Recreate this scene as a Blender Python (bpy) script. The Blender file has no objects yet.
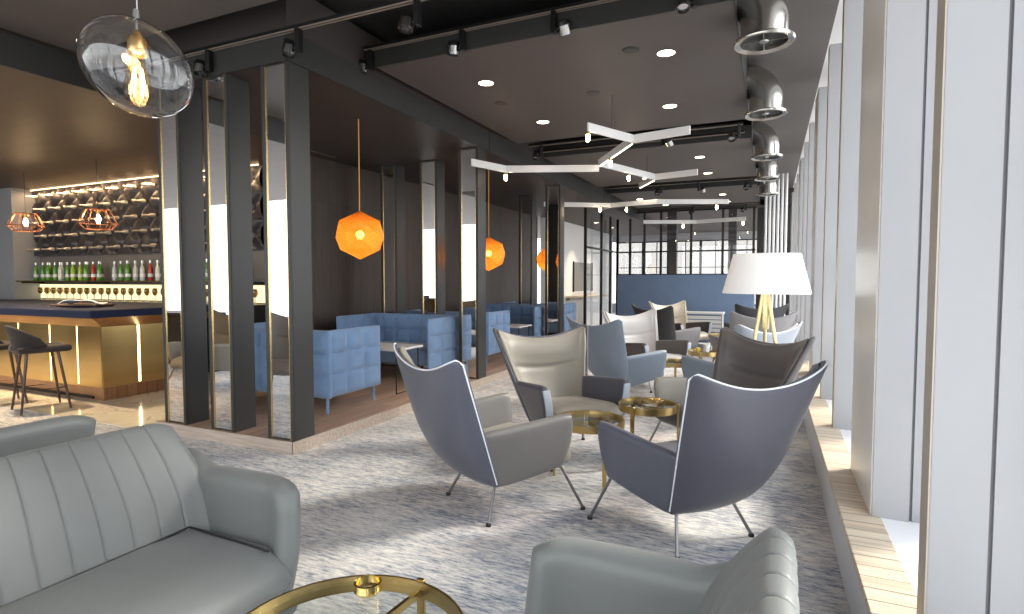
import bpy, bmesh, math, random
from mathutils import Vector, Matrix
PI = math.pi
sin, cos = math.sin, math.cos
random.seed(7)
SC = bpy.context.scene
COL = SC.collection

# ------------------------------------------------------------------ materials
MATS = {}
def mat(name, col, rough=0.5, metal=0.0, spec=0.5, emit=None, estr=0.0, bump=0.0, bscale=60.0,
        var=0.0, vscale=3.0, sheen=0.0, coat=0.0, aniso=None):
    if name in MATS: return MATS[name]
    m = bpy.data.materials.new(name); m.use_nodes = True
    nt = m.node_tree; b = nt.nodes['Principled BSDF']
    b.inputs['Base Color'].default_value = (*col, 1)
    b.inputs['Roughness'].default_value = rough
    b.inputs['Metallic'].default_value = metal
    b.inputs['Specular IOR Level'].default_value = spec
    b.inputs['Sheen Weight'].default_value = sheen
    b.inputs['Coat Weight'].default_value = coat
    if emit:
        b.inputs['Emission Color'].default_value = (*emit, 1)
        b.inputs['Emission Strength'].default_value = estr
    if bump or var:
        tc = nt.nodes.new('ShaderNodeTexCoord')
    if var:
        n = nt.nodes.new('ShaderNodeTexNoise'); n.inputs['Scale'].default_value = vscale
        n.inputs['Detail'].default_value = 5
        mp = nt.nodes.new('ShaderNodeMapping')
        if aniso: mp.inputs['Scale'].default_value = aniso
        nt.links.new(tc.outputs['Object'], mp.inputs['Vector'])
        nt.links.new(mp.outputs['Vector'], n.inputs['Vector'])
        r = nt.nodes.new('ShaderNodeValToRGB')
        r.color_ramp.elements[0].position = .3; r.color_ramp.elements[1].position = .7
        r.color_ramp.elements[0].color = (*[max(0, c*(1-var)) for c in col], 1)
        r.color_ramp.elements[1].color = (*[min(1, c*(1+var)) for c in col], 1)
        nt.links.new(n.outputs['Fac'], r.inputs['Fac'])
        nt.links.new(r.outputs['Color'], b.inputs['Base Color'])
    if bump:
        n2 = nt.nodes.new('ShaderNodeTexNoise'); n2.inputs['Scale'].default_value = bscale
        n2.inputs['Detail'].default_value = 3
        nt.links.new(tc.outputs['Object'], n2.inputs['Vector'])
        bp = nt.nodes.new('ShaderNodeBump'); bp.inputs['Strength'].default_value = bump
        bp.inputs['Distance'].default_value = .004
        nt.links.new(n2.outputs['Fac'], bp.inputs['Height'])
        nt.links.new(bp.outputs['Normal'], b.inputs['Normal'])
    MATS[name] = m
    return m

def leather(name, col, rough=.42):
    return mat(name, col, rough=rough, spec=.4, bump=.12, bscale=220, var=.08, vscale=2.2, sheen=.12)

def ramp_nodes(nt, stops):
    r = nt.nodes.new('ShaderNodeValToRGB'); cr = r.color_ramp
    while len(cr.elements) < len(stops): cr.elements.new(.5)
    for e, (p, c) in zip(cr.elements, stops):
        e.position = p; e.color = (*c, 1)
    return r

def carpet_mat():
    m = bpy.data.materials.new('distressed_carpet'); m.use_nodes = True
    nt = m.node_tree; b = nt.nodes['Principled BSDF']; L = nt.links.new
    b.inputs['Roughness'].default_value = .95; b.inputs['Specular IOR Level'].default_value = .15
    b.inputs['Sheen Weight'].default_value = .2
    tc = nt.nodes.new('ShaderNodeTexCoord')
    def noise(scale, sc, det=4, rough=.6):
        mp = nt.nodes.new('ShaderNodeMapping'); mp.inputs['Scale'].default_value = sc
        n = nt.nodes.new('ShaderNodeTexNoise'); n.inputs['Scale'].default_value = scale
        n.inputs['Detail'].default_value = det; n.inputs['Roughness'].default_value = rough
        L(tc.outputs['Object'], mp.inputs['Vector']); L(mp.outputs['Vector'], n.inputs['Vector'])
        return n
    big = noise(.95, (.8, 1.5, 1), 5, .6)
    mid = noise(6, (.6, 2.4, 1), 6, .7)
    fine = noise(21, (.55, 2.7, 1), 5, .8)
    def mix(a, bb, f):
        mx = nt.nodes.new('ShaderNodeMix'); mx.data_type = 'FLOAT'; mx.inputs[0].default_value = f
        L(a, mx.inputs[2]); L(bb, mx.inputs[3]); return mx.outputs[0]
    v = mix(mix(big.outputs['Fac'], mid.outputs['Fac'], .46), fine.outputs['Fac'], .54)
    r = ramp_nodes(nt, [(.375, (.07, .088, .12)), (.435, (.20, .232, .295)), (.475, (.41, .415, .45)), (.515, (.63, .61, .58)), (.60, (.88, .85, .80))])
    L(v, r.inputs['Fac'])
    # a wine tinge in broad patches
    tint = noise(.8, (1, 1, 1), 2)
    tr = ramp_nodes(nt, [(.50, (1, 1, 1)), (.66, (.97, .88, .86))])
    L(tint.outputs['Fac'], tr.inputs['Fac'])
    mm = nt.nodes.new('ShaderNodeMix'); mm.data_type = 'RGBA'; mm.blend_type = 'MULTIPLY'; mm.inputs[0].default_value = 1
    L(r.outputs['Color'], mm.inputs[6]); L(tr.outputs['Color'], mm.inputs[7])
    L(mm.outputs[2], b.inputs['Base Color'])
    bp = nt.nodes.new('ShaderNodeBump'); bp.inputs['Strength'].default_value = .5; bp.inputs['Distance'].default_value = .006
    L(fine.outputs['Fac'], bp.inputs['Height']); L(bp.outputs['Normal'], b.inputs['Normal'])
    return m

def marble_mat():
    m = bpy.data.materials.new('cream_marble'); m.use_nodes = True
    nt = m.node_tree; b = nt.nodes['Principled BSDF']; L = nt.links.new
    b.inputs['Roughness'].default_value = .12
    tc = nt.nodes.new('ShaderNodeTexCoord')
    n = nt.nodes.new('ShaderNodeTexNoise'); n.inputs['Scale'].default_value = 1.6; n.inputs['Detail'].default_value = 8
    n.inputs['Distortion'].default_value = 2.2
    L(tc.outputs['Object'], n.inputs['Vector'])
    r = ramp_nodes(nt, [(.36, (.74, .64, .48)), (.47, (.88, .80, .66)), (.50, (.56, .46, .33)), (.53, (.90, .83, .70)), (.66, (.80, .72, .57))])
    L(n.outputs['Fac'], r.inputs['Fac']); L(r.outputs['Color'], b.inputs['Base Color'])
    return m

def wood_mat(name, dark, light, along='X', rough=.4, plank=.14, length=1.4, seams=True):
    m = bpy.data.materials.new(name); m.use_nodes = True
    nt = m.node_tree; b = nt.nodes['Principled BSDF']; L = nt.links.new
    b.inputs['Roughness'].default_value = rough
    tc = nt.nodes.new('ShaderNodeTexCoord')
    mp = nt.nodes.new('ShaderNodeMapping')
    if along == 'Y': mp.inputs['Rotation'].default_value = (0, 0, PI/2)
    if along == 'Z': mp.inputs['Rotation'].default_value = (0, PI/2, 0)
    L(tc.outputs['Object'], mp.inputs['Vector'])
    br = nt.nodes.new('ShaderNodeTexBrick'); br.inputs['Scale'].default_value = 1
    br.inputs['Brick Width'].default_value = length; br.inputs['Row Height'].default_value = plank
    br.inputs['Mortar Size'].default_value = .003 if seams else 0
    br.inputs['Color1'].default_value = (*dark, 1); br.inputs['Color2'].default_value = (*light, 1)
    br.inputs['Mortar'].default_value = (*[c*.35 for c in dark], 1); br.inputs['Bias'].default_value = 0
    L(mp.outputs['Vector'], br.inputs['Vector'])
    mp2 = nt.nodes.new('ShaderNodeMapping'); mp2.inputs['Scale'].default_value = (1.2, 22, 22)
    L(mp.outputs['Vector'], mp2.inputs['Vector'])
    n = nt.nodes.new('ShaderNodeTexNoise'); n.inputs['Scale'].default_value = 2.2; n.inputs['Detail'].default_value = 6
    L(mp2.outputs['Vector'], n.inputs['Vector'])
    r = ramp_nodes(nt, [(.3, (.72, .70, .68)), (.7, (1.12, 1.1, 1.08))])
    L(n.outputs['Fac'], r.inputs['Fac'])
    mm = nt.nodes.new('ShaderNodeMix'); mm.data_type = 'RGBA'; mm.blend_type = 'MULTIPLY'; mm.inputs[0].default_value = 1
    L(br.outputs['Color'], mm.inputs[6]); L(r.outputs['Color'], mm.inputs[7]); L(mm.outputs[2], b.inputs['Base Color'])
    return m

def glass_mat(name, tint=(1, 1, 1), rough=0.0, fres=1.45, gain=1.0):
    """thin clear pane: see-through with a fresnel gloss"""
    m = bpy.data.materials.new(name); m.use_nodes = True
    nt = m.node_tree; nt.nodes.clear(); L = nt.links.new
    o = nt.nodes.new('ShaderNodeOutputMaterial')
    t = nt.nodes.new('ShaderNodeBsdfTransparent'); t.inputs['Color'].default_value = (*tint, 1)
    g = nt.nodes.new('ShaderNodeBsdfGlossy'); g.inputs['Roughness'].default_value = rough
    f = nt.nodes.new('ShaderNodeLayerWeight'); f.inputs['Blend'].default_value = .5
    pw = nt.nodes.new('ShaderNodeMath'); pw.operation = 'POWER'; pw.inputs[1].default_value = 5
    mu = nt.nodes.new('ShaderNodeMath'); mu.operation = 'MULTIPLY_ADD'; mu.use_clamp = True
    f0 = ((fres-1)/(fres+1))**2*gain
    mu.inputs[1].default_value = .9*gain; mu.inputs[2].default_value = f0
    L(f.outputs['Facing'], pw.inputs[0]); L(pw.outputs[0], mu.inputs[0])
    mx = nt.nodes.new('ShaderNodeMixShader')
    L(mu.outputs[0], mx.inputs[0])
    L(t.outputs[0], mx.inputs[1]); L(g.outputs[0], mx.inputs[2]); L(mx.outputs[0], o.inputs['Surface'])
    return m

def emit_mat(name, col, s):
    m = bpy.data.materials.new(name); m.use_nodes = True
    nt = m.node_tree; nt.nodes.clear()
    o = nt.nodes.new('ShaderNodeOutputMaterial'); e = nt.nodes.new('ShaderNodeEmission')
    e.inputs['Color'].default_value = (*col, 1); e.inputs['Strength'].default_value = s
    nt.links.new(e.outputs[0], o.inputs['Surface'])
    return m

CARPET = carpet_mat(); MARBLE = marble_mat()
PLANK = wood_mat('oak_planks', (.44, .29, .20), (.60, .42, .30), 'Y', .35, .16, 1.6)
PLANK_FRONT = wood_mat('pale_oak_edge', (.46, .38, .32), (.56, .48, .41), 'X', .5, .3, .7, seams=False)
SILLWOOD = wood_mat('blond_sill_wood', (.62, .50, .37), (.74, .64, .50), 'X', .4, .09, .5)
BARWOOD = wood_mat('warm_bar_wood', (.28, .13, .055), (.38, .19, .085), 'Z', .4, .12, 2.0)
DARKPLANK = wood_mat('dark_wall_boards', (.06, .045, .038), (.08, .062, .053), 'Z', .5, .16, 5.0)
COLUMN = mat('gunmetal_lacquer', (.052, .052, .051), .34, .25, var=.06, vscale=1.2)
BLACK = mat('matt_black', (.012, .012, .013), .45)
BLACKMETAL = mat('black_metal', (.02, .02, .021), .35, .5)
SOFFIT = mat('dark_plaster', (.052, .044, .041), .55, var=.06, vscale=1.1)
RAFT = mat('taupe_plaster', (.10, .085, .080), .6, var=.05, vscale=.9, bump=.03, bscale=30)
FASCIA = mat('charcoal_fascia', (.026, .026, .025), .5)
VOID = mat('ceiling_void', (.02, .019, .018), .8)
STRIPC = mat('grey_ceiling_plaster', (.135, .122, .115), .6, var=.06, vscale=1.4, bump=.04, bscale=25)
BARCEIL = mat('brown_ceiling_plaster', (.085, .056, .038), .5, var=.12, vscale=2, aniso=(.4, 3, 1))
MIRROR = mat('mirror_glass', (.86, .87, .88), .015, 1.0)
GOLD = mat('gold_trim', (.75, .55, .25), .25, 1.0)
BRASS = mat('brushed_brass', (.56, .41, .17), .28, 1.0, var=.08, vscale=14)
BRASSP = mat('brass_sheet', (.64, .45, .18), .28, 1.0, var=.10, vscale=1.2, aniso=(.3, .3, 5))
PALEBRASS = mat('pale_brass', (.85, .73, .40), .4, .6)
STEEL = mat('satin_steel', (.27, .265, .27), .42, 1.0)
DUCT = mat('galvanised_steel', (.55, .54, .51), .22, 1.0, var=.12, vscale=4)
WHITEPL = mat('white_plaster', (.345, .349, .362), .6, var=.035, vscale=1.6, bump=.05, bscale=14)
GREYPL = mat('cool_grey_paint', (.40, .405, .42), .55)
TANEDGE = mat('tan_edge_strip', (.44, .39, .33), .5)
BEIGEPL = mat('beige_panel', (.86, .82, .75), .3, var=.05, vscale=1.5)
WHITE = mat('white_lacquer', (.82, .82, .82), .35)
BOOTH = mat('denim_blue_wool', (.185, .30, .49), .8, spec=.25, bump=.25, bscale=260, var=.1, vscale=4, sheen=.35)
SCREEN = mat('slate_blue_felt', (.20, .28, .42), .9, spec=.15, bump=.2, bscale=180, var=.05, vscale=3)
NAVY = mat('navy_counter', (.010, .016, .045), .6, spec=.2)
LEDW = emit_mat('warm_led', (1, .72, .34), 14)
LEDC = emit_mat('cove_led', (1, .68, .38), 4)
GLOWSHELF = emit_mat('backlit_shelf_panel', (1, .80, .42), 1.15)
DOWNL = emit_mat('downlight_glow', (1, .80, .58), 9)
SPARK = emit_mat('lamp_point', (1, .78, .50), 40)
FILAMENT = emit_mat('amber_filament', (1, .62, .22), 22)
PANE = glass_mat('window_glass', (.96, .98, 1.0), 0, 1.45)
DIMPANE = glass_mat('dimmed_window_glass', (.46, .45, .44), 0, 1.45)  # grey tint added to dim the bright daylight; no film on the glass
CLEAR = glass_mat('clear_blown_glass', (.95, .955, .96), .0, 1.5, 2.6)
TOPGLASS = glass_mat('table_glass', (.93, .95, .94), .0, 1.5)

# ------------------------------------------------------------------ mesh building
class MB:
    def __init__(s): s.bm = bmesh.new()
    def _place(s, verts, M):
        if M is not None: bmesh.ops.transform(s.bm, matrix=M, verts=verts)
    def box(s, x0, x1, y0, y1, z0, z1, bev=0.0, seg=2, M=None):
        r = bmesh.ops.create_cube(s.bm, size=1)['verts']
        for v in r:
            v.co = Vector((x0 if v.co.x < 0 else x1, y0 if v.co.y < 0 else y1, z0 if v.co.z < 0 else z1))
        if bev:
            es = list({e for v in r for e in v.link_edges})
            o = bmesh.ops.bevel(s.bm, geom=es, offset=bev, segments=seg, profile=.5, affect='EDGES')
            r = list({v for f in o['faces'] for v in f.verts} | {v for v in r if v.is_valid})
        s._place(r, M); return s
    def tube(s, pts, rad, n=10, cap=True, closed=False):
        pts = [Vector(p) for p in pts]; N = len(pts)
        rads = rad if isinstance(rad, (list, tuple)) else [rad]*N
        rings = []; prev = None
        for i, p in enumerate(pts):
            if closed: t = pts[(i+1) % N] - pts[i-1]
            elif i == 0: t = pts[1]-p
            elif i == N-1: t = p-pts[i-1]
            else: t = (pts[i+1]-p).normalized() + (p-pts[i-1]).normalized()
            t.normalize()
            if prev is None:
                a = Vector((0, 0, 1)) if abs(t.z) < .9 else Vector((1, 0, 0))
                u = t.cross(a).normalized()
            else:
                u = (prev - t*prev.dot(t)).normalized()
            prev = u; w = t.cross(u)
            rings.append([s.bm.verts.new(p + (u*cos(2*PI*k/n) + w*sin(2*PI*k/n))*rads[i]) for k in range(n)])
        m = N if closed else N-1
        for i in range(m):
            A, B = rings[i], rings[(i+1) % N]
            for k in range(n): s.bm.faces.new((A[k], A[(k+1) % n], B[(k+1) % n], B[k]))
        if cap and not closed:
            s.bm.faces.new(rings[0][::-1]); s.bm.faces.new(rings[-1])
        return s
    def lathe(s, prof, n=24, M=None, close=False):
        """prof: (r, z) list, spun about z"""
        vs = []; rings = []
        for r, z in prof:
            if r < 1e-6:
                v = s.bm.verts.new((0, 0, z)); rings.append([v]); vs.append(v)
            else:
                R = [s.bm.verts.new((r*cos(2*PI*k/n), r*sin(2*PI*k/n), z)) for k in range(n)]
                rings.append(R); vs += R
        m = len(rings) if close else len(rings)-1
        for i in range(m):
            A, B = rings[i], rings[(i+1) % len(rings)]
            for k in range(n):
                k2 = (k+1) % n
                if len(A) == 1 and len(B) == 1: continue
                if len(A) == 1: s.bm.faces.new((A[0], B[k2], B[k]))
                elif len(B) == 1: s.bm.faces.new((A[k], A[k2], B[0]))
                else: s.bm.faces.new((A[k], A[k2], B[k2], B[k]))
        s._place(vs, M); return s
    def prism(s, poly, z0, z1, M=None):
        a = [s.bm.verts.new((x, y, z0)) for x, y in poly]; b = [s.bm.verts.new((x, y, z1)) for x, y in poly]
        n = len(poly)
        s.bm.faces.new(a[::-1]); s.bm.faces.new(b)
        for i in range(n): s.bm.faces.new((a[i], a[(i+1) % n], b[(i+1) % n], b[i]))
        s._place(a+b, M); return s
    def quad(s, *p):
        s.bm.faces.new([s.bm.verts.new(q) for q in p]); return s
    def sheet(s, f, nu, nv, th, rim=.5):
        """a padded slab about the surface f(u,v); th: number or function(u,v); rounded rim"""
        T = th if callable(th) else (lambda u, v: th)
        P = [[Vector(f(i/nu, j/nv)) for j in range(nv+1)] for i in range(nu+1)]
        Nn = [[None]*(nv+1) for _ in range(nu+1)]
        for i in range(nu+1):
            for j in range(nv+1):
                du = P[min(i+1, nu)][j]-P[max(i-1, 0)][j]; dv = P[i][min(j+1, nv)]-P[i][max(j-1, 0)]
                n = du.cross(dv); Nn[i][j] = n.normalized() if n.length > 1e-9 else Vector((0, 0, 1))
        F = [[s.bm.verts.new(P[i][j]+Nn[i][j]*T(i/nu, j/nv)*.5) for j in range(nv+1)] for i in range(nu+1)]
        B = [[s.bm.verts.new(P[i][j]-Nn[i][j]*T(i/nu, j/nv)*.5) for j in range(nv+1)] for i in range(nu+1)]
        for i in range(nu):
            for j in range(nv):
                s.bm.faces.new((F[i][j], F[i+1][j], F[i+1][j+1], F[i][j+1]))
                s.bm.faces.new((B[i][j], B[i][j+1], B[i+1][j+1], B[i+1][j]))
        loop = [(i, 0) for i in range(nu)] + [(nu, j) for j in range(nv)] + [(i, nv) for i in range(nu, 0, -1)] + [(0, j) for j in range(nv, 0, -1)]
        K = len(loop); mids = []
        for (i, j) in loop:
            p = P[i][j]; out = Vector((0, 0, 0))
            if i == 0: out += (p-P[1][j]).normalized()
            if i == nu: out += (p-P[nu-1][j]).normalized()
            if j == 0: out += (p-P[i][1]).normalized()
            if j == nv: out += (p-P[i][nv-1]).normalized()
            out.normalize(); t = T(i/nu, j/nv)
            row = []
            for a in (60, 30, 0, -30, -60):
                a = math.radians(a)
                row.append(s.bm.verts.new(p + Nn[i][j]*sin(a)*t*.5 + out*cos(a)*t*rim))
            mids.append(row)
        for k in range(K):
            i, j = loop[k]; i2, j2 = loop[(k+1) % K]
            A = [F[i][j], *mids[k], B[i][j]]; C = [F[i2][j2], *mids[(k+1) % K], B[i2][j2]]
            for q in range(6): s.bm.faces.new((A[q], A[q+1], C[q+1], C[q]))
        return s
    def build(s, name, m, parent=None, smooth=True, ang=40, M=None, link=True):
        if M is not None: bmesh.ops.transform(s.bm, matrix=M, verts=s.bm.verts[:])
        bmesh.ops.recalc_face_normals(s.bm, faces=s.bm.faces[:])
        me = bpy.data.meshes.new(name)
        for f in s.bm.faces: f.smooth = smooth
        if smooth:
            for e in s.bm.edges:
                if len(e.link_faces) == 2 and e.calc_face_angle(0) > math.radians(ang): e.smooth = False
        s.bm.to_mesh(me); s.bm.free()
        me.materials.append(m)
        o = bpy.data.objects.new(name, me)
        if link: COL.objects.link(o)
        if parent is not None: o.parent = parent
        return o

def tag(o, label=None, cat=None, group=None, kind=None):
    if label: o['label'] = label
    if cat: o['category'] = cat
    if group: o['group'] = group
    if kind: o['kind'] = kind
    return o
def empty(name, loc=(0, 0, 0), rz=0, label=None, cat=None, group=None):
    o = bpy.data.objects.new(name, None); COL.objects.link(o)
    o.location = loc; o.rotation_euler = (0, 0, rz); o.empty_display_size = .1
    return tag(o, label, cat, group)
def dup(root, loc, rz=0, label=None, group=None):
    def cp(o, par):
        c = o.copy(); COL.objects.link(c)
        if par is not None: c.parent = par
        for ch in o.children: cp(ch, c)
        return c
    kids = list(root.children)
    r = root.copy(); COL.objects.link(r)
    r.location = loc; r.rotation_euler = (0, 0, rz)
    for ch in kids: cp(ch, r)
    if label: r['label'] = label
    if group: r['group'] = group
    return r
def struct(name, mb, m, label=None, cat=None, smooth=False, parent=None):
    o = mb.build(name, m, parent, smooth=smooth)
    if parent is None: tag(o, label, cat, None, 'structure')
    return o
def face_rz(fx, fy): return math.atan2(fx, -fy)      # things are built facing -y
def T(x, y, z): return Matrix.Translation((x, y, z))
def R(a, ax): return Matrix.Rotation(a, 4, ax)

# ------------------------------------------------------------------ room shell
YB, YF = -2.3, 24.0
XL = -14.0
struct('floor', MB().box(XL, 1.0, YB, YF, -.1, 0), CARPET, 'grey blue and cream distressed carpet covering the lounge floor', 'carpet')
struct('floor.001', MB().box(XL, -5.13, 3.36, 16.5, -.05, .006), MARBLE, 'polished cream marble floor in front of the brass bar', 'floor')
pl = MB().prism([(-5.13, 3.385), (-3.46, 3.385), (-3.46, 12.6), (-5.75, 12.6), (-5.75, 4.08), (-5.13, 4.08)], 0, .1)
struct('floor.002', pl, PLANK, 'raised oak plank platform under the blue booths', 'platform')
tr = MB().box(-5.13, -3.452, 3.372, 3.385, 0, .1).box(-3.46, -3.447, 3.372, 12.6, 0, .1)
struct('trim_1', tr, PLANK_FRONT, 'pale wooden edge board round the raised platform', 'step edge')

# ceiling: slab, grey window strip, low box over platform and bar, rafts with dark gaps
struct('ceiling.009', MB().box(.487, 1.0, YB, YF, 3.75, 3.9), mat('white_paint', (.80, .80, .80), .6), 'white head of the window band above the fins', 'ceiling')
struct('ceiling', MB().box(XL, .487, YB, YF, 3.76, 3.9), VOID, 'dark ceiling void above the hanging rafts', 'ceiling')
struct('ceiling.001', MB().box(-.262, .487, YB, 16.3, 3.745, 3.765), STRIPC, 'grey plastered ceiling strip along the windows', 'ceiling')
cb = MB().prism([(-3.455, 3.39), (-3.455, 22), (XL, 22), (XL, 3.39)], 3.11, 3.7)
struct('ceiling.002', cb, SOFFIT, 'low dark soffit above the platform booths', 'ceiling')
struct('ceiling.003', MB().box(XL, -5.55, YB, 6.3, 3.095, 3.12).box(XL, -5.55, YB, 3.40, 3.11, 3.7), BARCEIL, 'brown plastered ceiling over the bar', 'ceiling')
struct('trim_2', MB().box(-5.562, -5.535, YB, 3.40, 3.09, 3.36).box(-5.56, -3.45, 3.372, 3.39, 3.105, 3.30).box(-3.455, -3.437, 3.372, 17.5, 3.105, 3.34), FASCIA,
       'charcoal fascia edging the low ceiling box', 'fascia')
struct('ceiling.004', MB().box(-5.46, -.27, YB, 3.03, 3.35, 3.5), RAFT, 'taupe ceiling raft over the foreground sofas', 'ceiling')
rafts = [(4.33, 7.55), (8.55, 11.7), (12.7, 15.6)]
names = ['taupe ceiling raft with four lit downlights above the wing chairs', 'second taupe ceiling raft beyond the first lighting track', 'third taupe ceiling raft near the glazed partition']
for k, (a, b) in enumerate(rafts):
    struct('ceiling.%03d' % (5+k), MB().box(-3.33, -.27, a, b, 3.35, 3.5), RAFT, names[k], 'ceiling')
    struct('trim_%d' % (3+k), MB().box(-3.332, -.268, a-.015, a, 3.345, 3.52).box(-.272, -.262, a-.015, b, 3.345, 3.75), FASCIA, ['charcoal front edge of the first ceiling raft', 'charcoal front edge of the second ceiling raft', 'charcoal front edge of the third ceiling raft'][k], 'fascia')
struct('ceiling.008', MB().box(-3.45, -.1, 16.3, YF, 3.3, 3.5), RAFT, 'far taupe ceiling behind the glazed partition', 'ceiling')
struct('wall_end', MB().box(-.33, .78, 16.5, 16.6, 0, 3.8), FASCIA, 'dark end panel behind the white poles', 'wall')
struct('wall_bulkhead', MB().box(-.27, .60, 16.3, 16.5, 3.35, 3.8), SOFFIT, 'brown bulkhead closing the window strip', 'bulkhead')

# right wall: sill bench, fins and piers, windows between
XS = .336
struct('wall_right_base', MB().box(XS, .80, YB, YF, 0, .272), mat('plinth_paint', (.66, .66, .67), .5), 'cool grey painted plinth under the window sill', 'plinth')
struct('trim_6', MB().box(XS-.012, .492, YB, YF, .272, .30, .004, 1), SILLWOOD, 'blond wood window sill bench along the right wall', 'window sill')
struct('trim_7', MB().box(.492, .86, YB, YF, .27, .296), WHITE, 'white inner sill board beside the windows', 'window sill')
fins = [(-1.75, .09, 0), (-.6, .7, 1), (.85, .09, 0), (2.07, .09, 0), (3.07, .73, 1), (4.80, .12, 0), (5.95, .12, 0), (7.2, .5, 1), (8.75, .12, 0), (9.95, .12, 0),
        (11.2, .6, 1), (12.8, .12, 0), (14.0, .12, 0), (15.4, .6, 1), (17.2, .12, 0), (18.6, .6, 1), (21, .5, 1)]
tn = 8
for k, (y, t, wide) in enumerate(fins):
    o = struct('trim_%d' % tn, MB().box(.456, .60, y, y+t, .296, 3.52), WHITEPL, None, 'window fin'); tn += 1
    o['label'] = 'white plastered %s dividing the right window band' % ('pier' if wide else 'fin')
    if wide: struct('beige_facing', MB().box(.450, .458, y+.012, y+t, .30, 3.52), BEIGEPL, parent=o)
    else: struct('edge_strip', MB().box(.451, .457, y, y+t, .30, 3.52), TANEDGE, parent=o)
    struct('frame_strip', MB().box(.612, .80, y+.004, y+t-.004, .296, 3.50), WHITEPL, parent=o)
    struct('slot_shade', MB().box(.60, .612, y+.012, y+t-.012, .296, 3.50), mat('slot_shade_grey', (.15, .15, .16), .5), parent=o)  # dark grey strip painted as the shade in the slot, not a seal
wn = 1
for k in range(len(fins)-1):
    a = fins[k][0]+fins[k][1]; b = fins[k+1][0]
    w = struct('window_%d' % wn, MB().box(.80, .86, a-.02, a+.05, .296, 3.74).box(.80, .86, b-.05, b+.02, .296, 3.74).box(.80, .86, a, b, .296, .34).box(.80, .86, a, b, 3.68, 3.74),
               WHITE, 'white framed tall window between the plaster fins', 'window')
    struct('pane', MB().box(.826, .834, a+.05, b-.05, .34, 3.68), PANE, parent=w); wn += 1
struct('wall_right', MB().box(.80, .95, YB, YF, 3.74, 3.9), WHITEPL, 'white lintel over the right windows', 'lintel')

# back wall behind the camera: tall windows (they show in the column mirrors)
struct('wall_back', MB().box(XL, 1.0, YB-.15, YB, 3.42, 3.9).box(XL, 1.0, YB-.15, YB, -.1, .10), WHITEPL, 'white wall frame round the large windows behind', 'wall')
bx = [XL, -11, -8, -5, -2, .8]
for a, b in zip(bx[:-1], bx[1:]):
    w = struct('window_%d' % wn, MB().box(a, a+.05, YB-.1, YB-.02, .10, 3.42).box(b-.05, b, YB-.1, YB-.02, .10, 3.42).box(a, b, YB-.1, YB-.02, .10, .16).box(a, b, YB-.1, YB-.02, 3.36, 3.42),
               WHITE, 'white framed tall window behind the foreground sofas', 'window')
    struct('pane', MB().box(a+.05, b-.05, YB-.064, YB-.056, .16, 3.36), PANE, parent=w); wn += 1
struct('wall_left', MB().box(XL-.15, XL, YB, 8, -.1, 3.9), FASCIA, 'dark wall at the far end of the bar', 'wall')
# board wall behind the booths
struct('wall_boards', MB().box(-5.90, -5.76, 5.8, 14.4, 0, 3.11), DARKPLANK, 'dark vertical timber boards behind the blue booths', 'wall')
# bar back wall
YW = 6.2
struct('wall_bar', MB().box(-12.72, -5.9, YW+.02, YW+.25, 0, 3.12), mat('bar_back_wall', (.20, .17, .145), .6), 'wall behind the bar shelves', 'wall')
o = struct('wall_bar_jamb', MB().box(-13.45, -12.72, YW-.40, YW+.25, 0, 3.12), WHITEPL, 'white pier closing the left end of the bar shelves', 'wall')
struct('wall_bar_side', MB().box(XL, -13.45, YW-.5, YW+.4, 0, 3.12), FASCIA, 'dark panel left of the white bar pier', 'wall')
# far end
struct('wall_white', MB().box(-5.75, -5.5, 14.6, 21.5, 0, 3.11), mat('white_paint', (.80, .80, .80), .6), 'white wall beyond the last booth', 'wall')
struct('wall_far', MB().box(-8, 1, YF, YF+.2, 3.0, 3.9).box(-8, 1, YF, YF+.2, -.1, .4), WHITEPL, 'white wall framing the far windows', 'wall')
for k in range(6):
    a = -6+k*1.15; b = a+1.15
    fr = MB().box(a, a+.05, YF, YF+.06, .4, 3).box(b-.05, b, YF, YF+.06, .4, 3).box(a, b, YF, YF+.06, .4, .45).box(a, b, YF, YF+.06, 2.95, 3.0)
    fr.box(a, b, YF, YF+.06, 1.9, 1.93).box(a+.55, a+.58, YF, YF+.06, .4, 3)
    w = struct('window_%d' % wn, fr, BLACK, 'black gridded window at the far end of the lounge', 'window')
    struct('pane', MB().box(a+.05, b-.05, YF+.026, YF+.034, .45, 2.95), DIMPANE, parent=w); wn += 1

# glazed partition with black frames
YP = 16.0
px0, px1 = -3.96, -.35
verts = [-3.96, -3.6, -3.2, -2.75, -1.95, -1.15, -.40]
fr = MB()
for x in verts: fr.box(x-.03, x+.03, YP, YP+.06, 0, 3.30)
for z in (.02, 1.55, 2.18, 3.27): fr.box(px0, px1, YP, YP+.06, z-.02, z+.02)
part = struct('partition_front', fr, BLACK, 'black framed glass partition across the far lounge', 'partition')
for a, b in zip(verts[:-1], verts[1:]):
    struct('pane', MB().box(a+.03, b-.03, YP+.026, YP+.034, .04, 3.25), PANE, parent=part)
fr = MB()
for y in (12.9, 14.3, 15.2, 16.0): fr.box(-3.99, -3.93, y, y+.06, 0, 3.2)
for z in (.02, 2.18, 3.2): fr.box(-3.99, -3.93, 12.9, 16.06, z-.02, z+.02)
part2 = struct('partition_side', fr, BLACK, 'black framed glass screen returning beside the white wall', 'partition')
struct('pane', MB().box(-3.964, -3.956, 12.96, 16.0, .04, 3.18), PANE, parent=part2)
struct('wall_post', MB().box(-2.60, -2.35, 16.1, 16.35, 0, 3.3), SOFFIT, 'brown square post behind the partition glass', 'post')
struct('wall_post.001', MB().box(-1.02, -.82, 16.1, 16.35, 0, 3.3), SOFFIT, 'brown square post behind the glass near the lamp', 'post')

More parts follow.
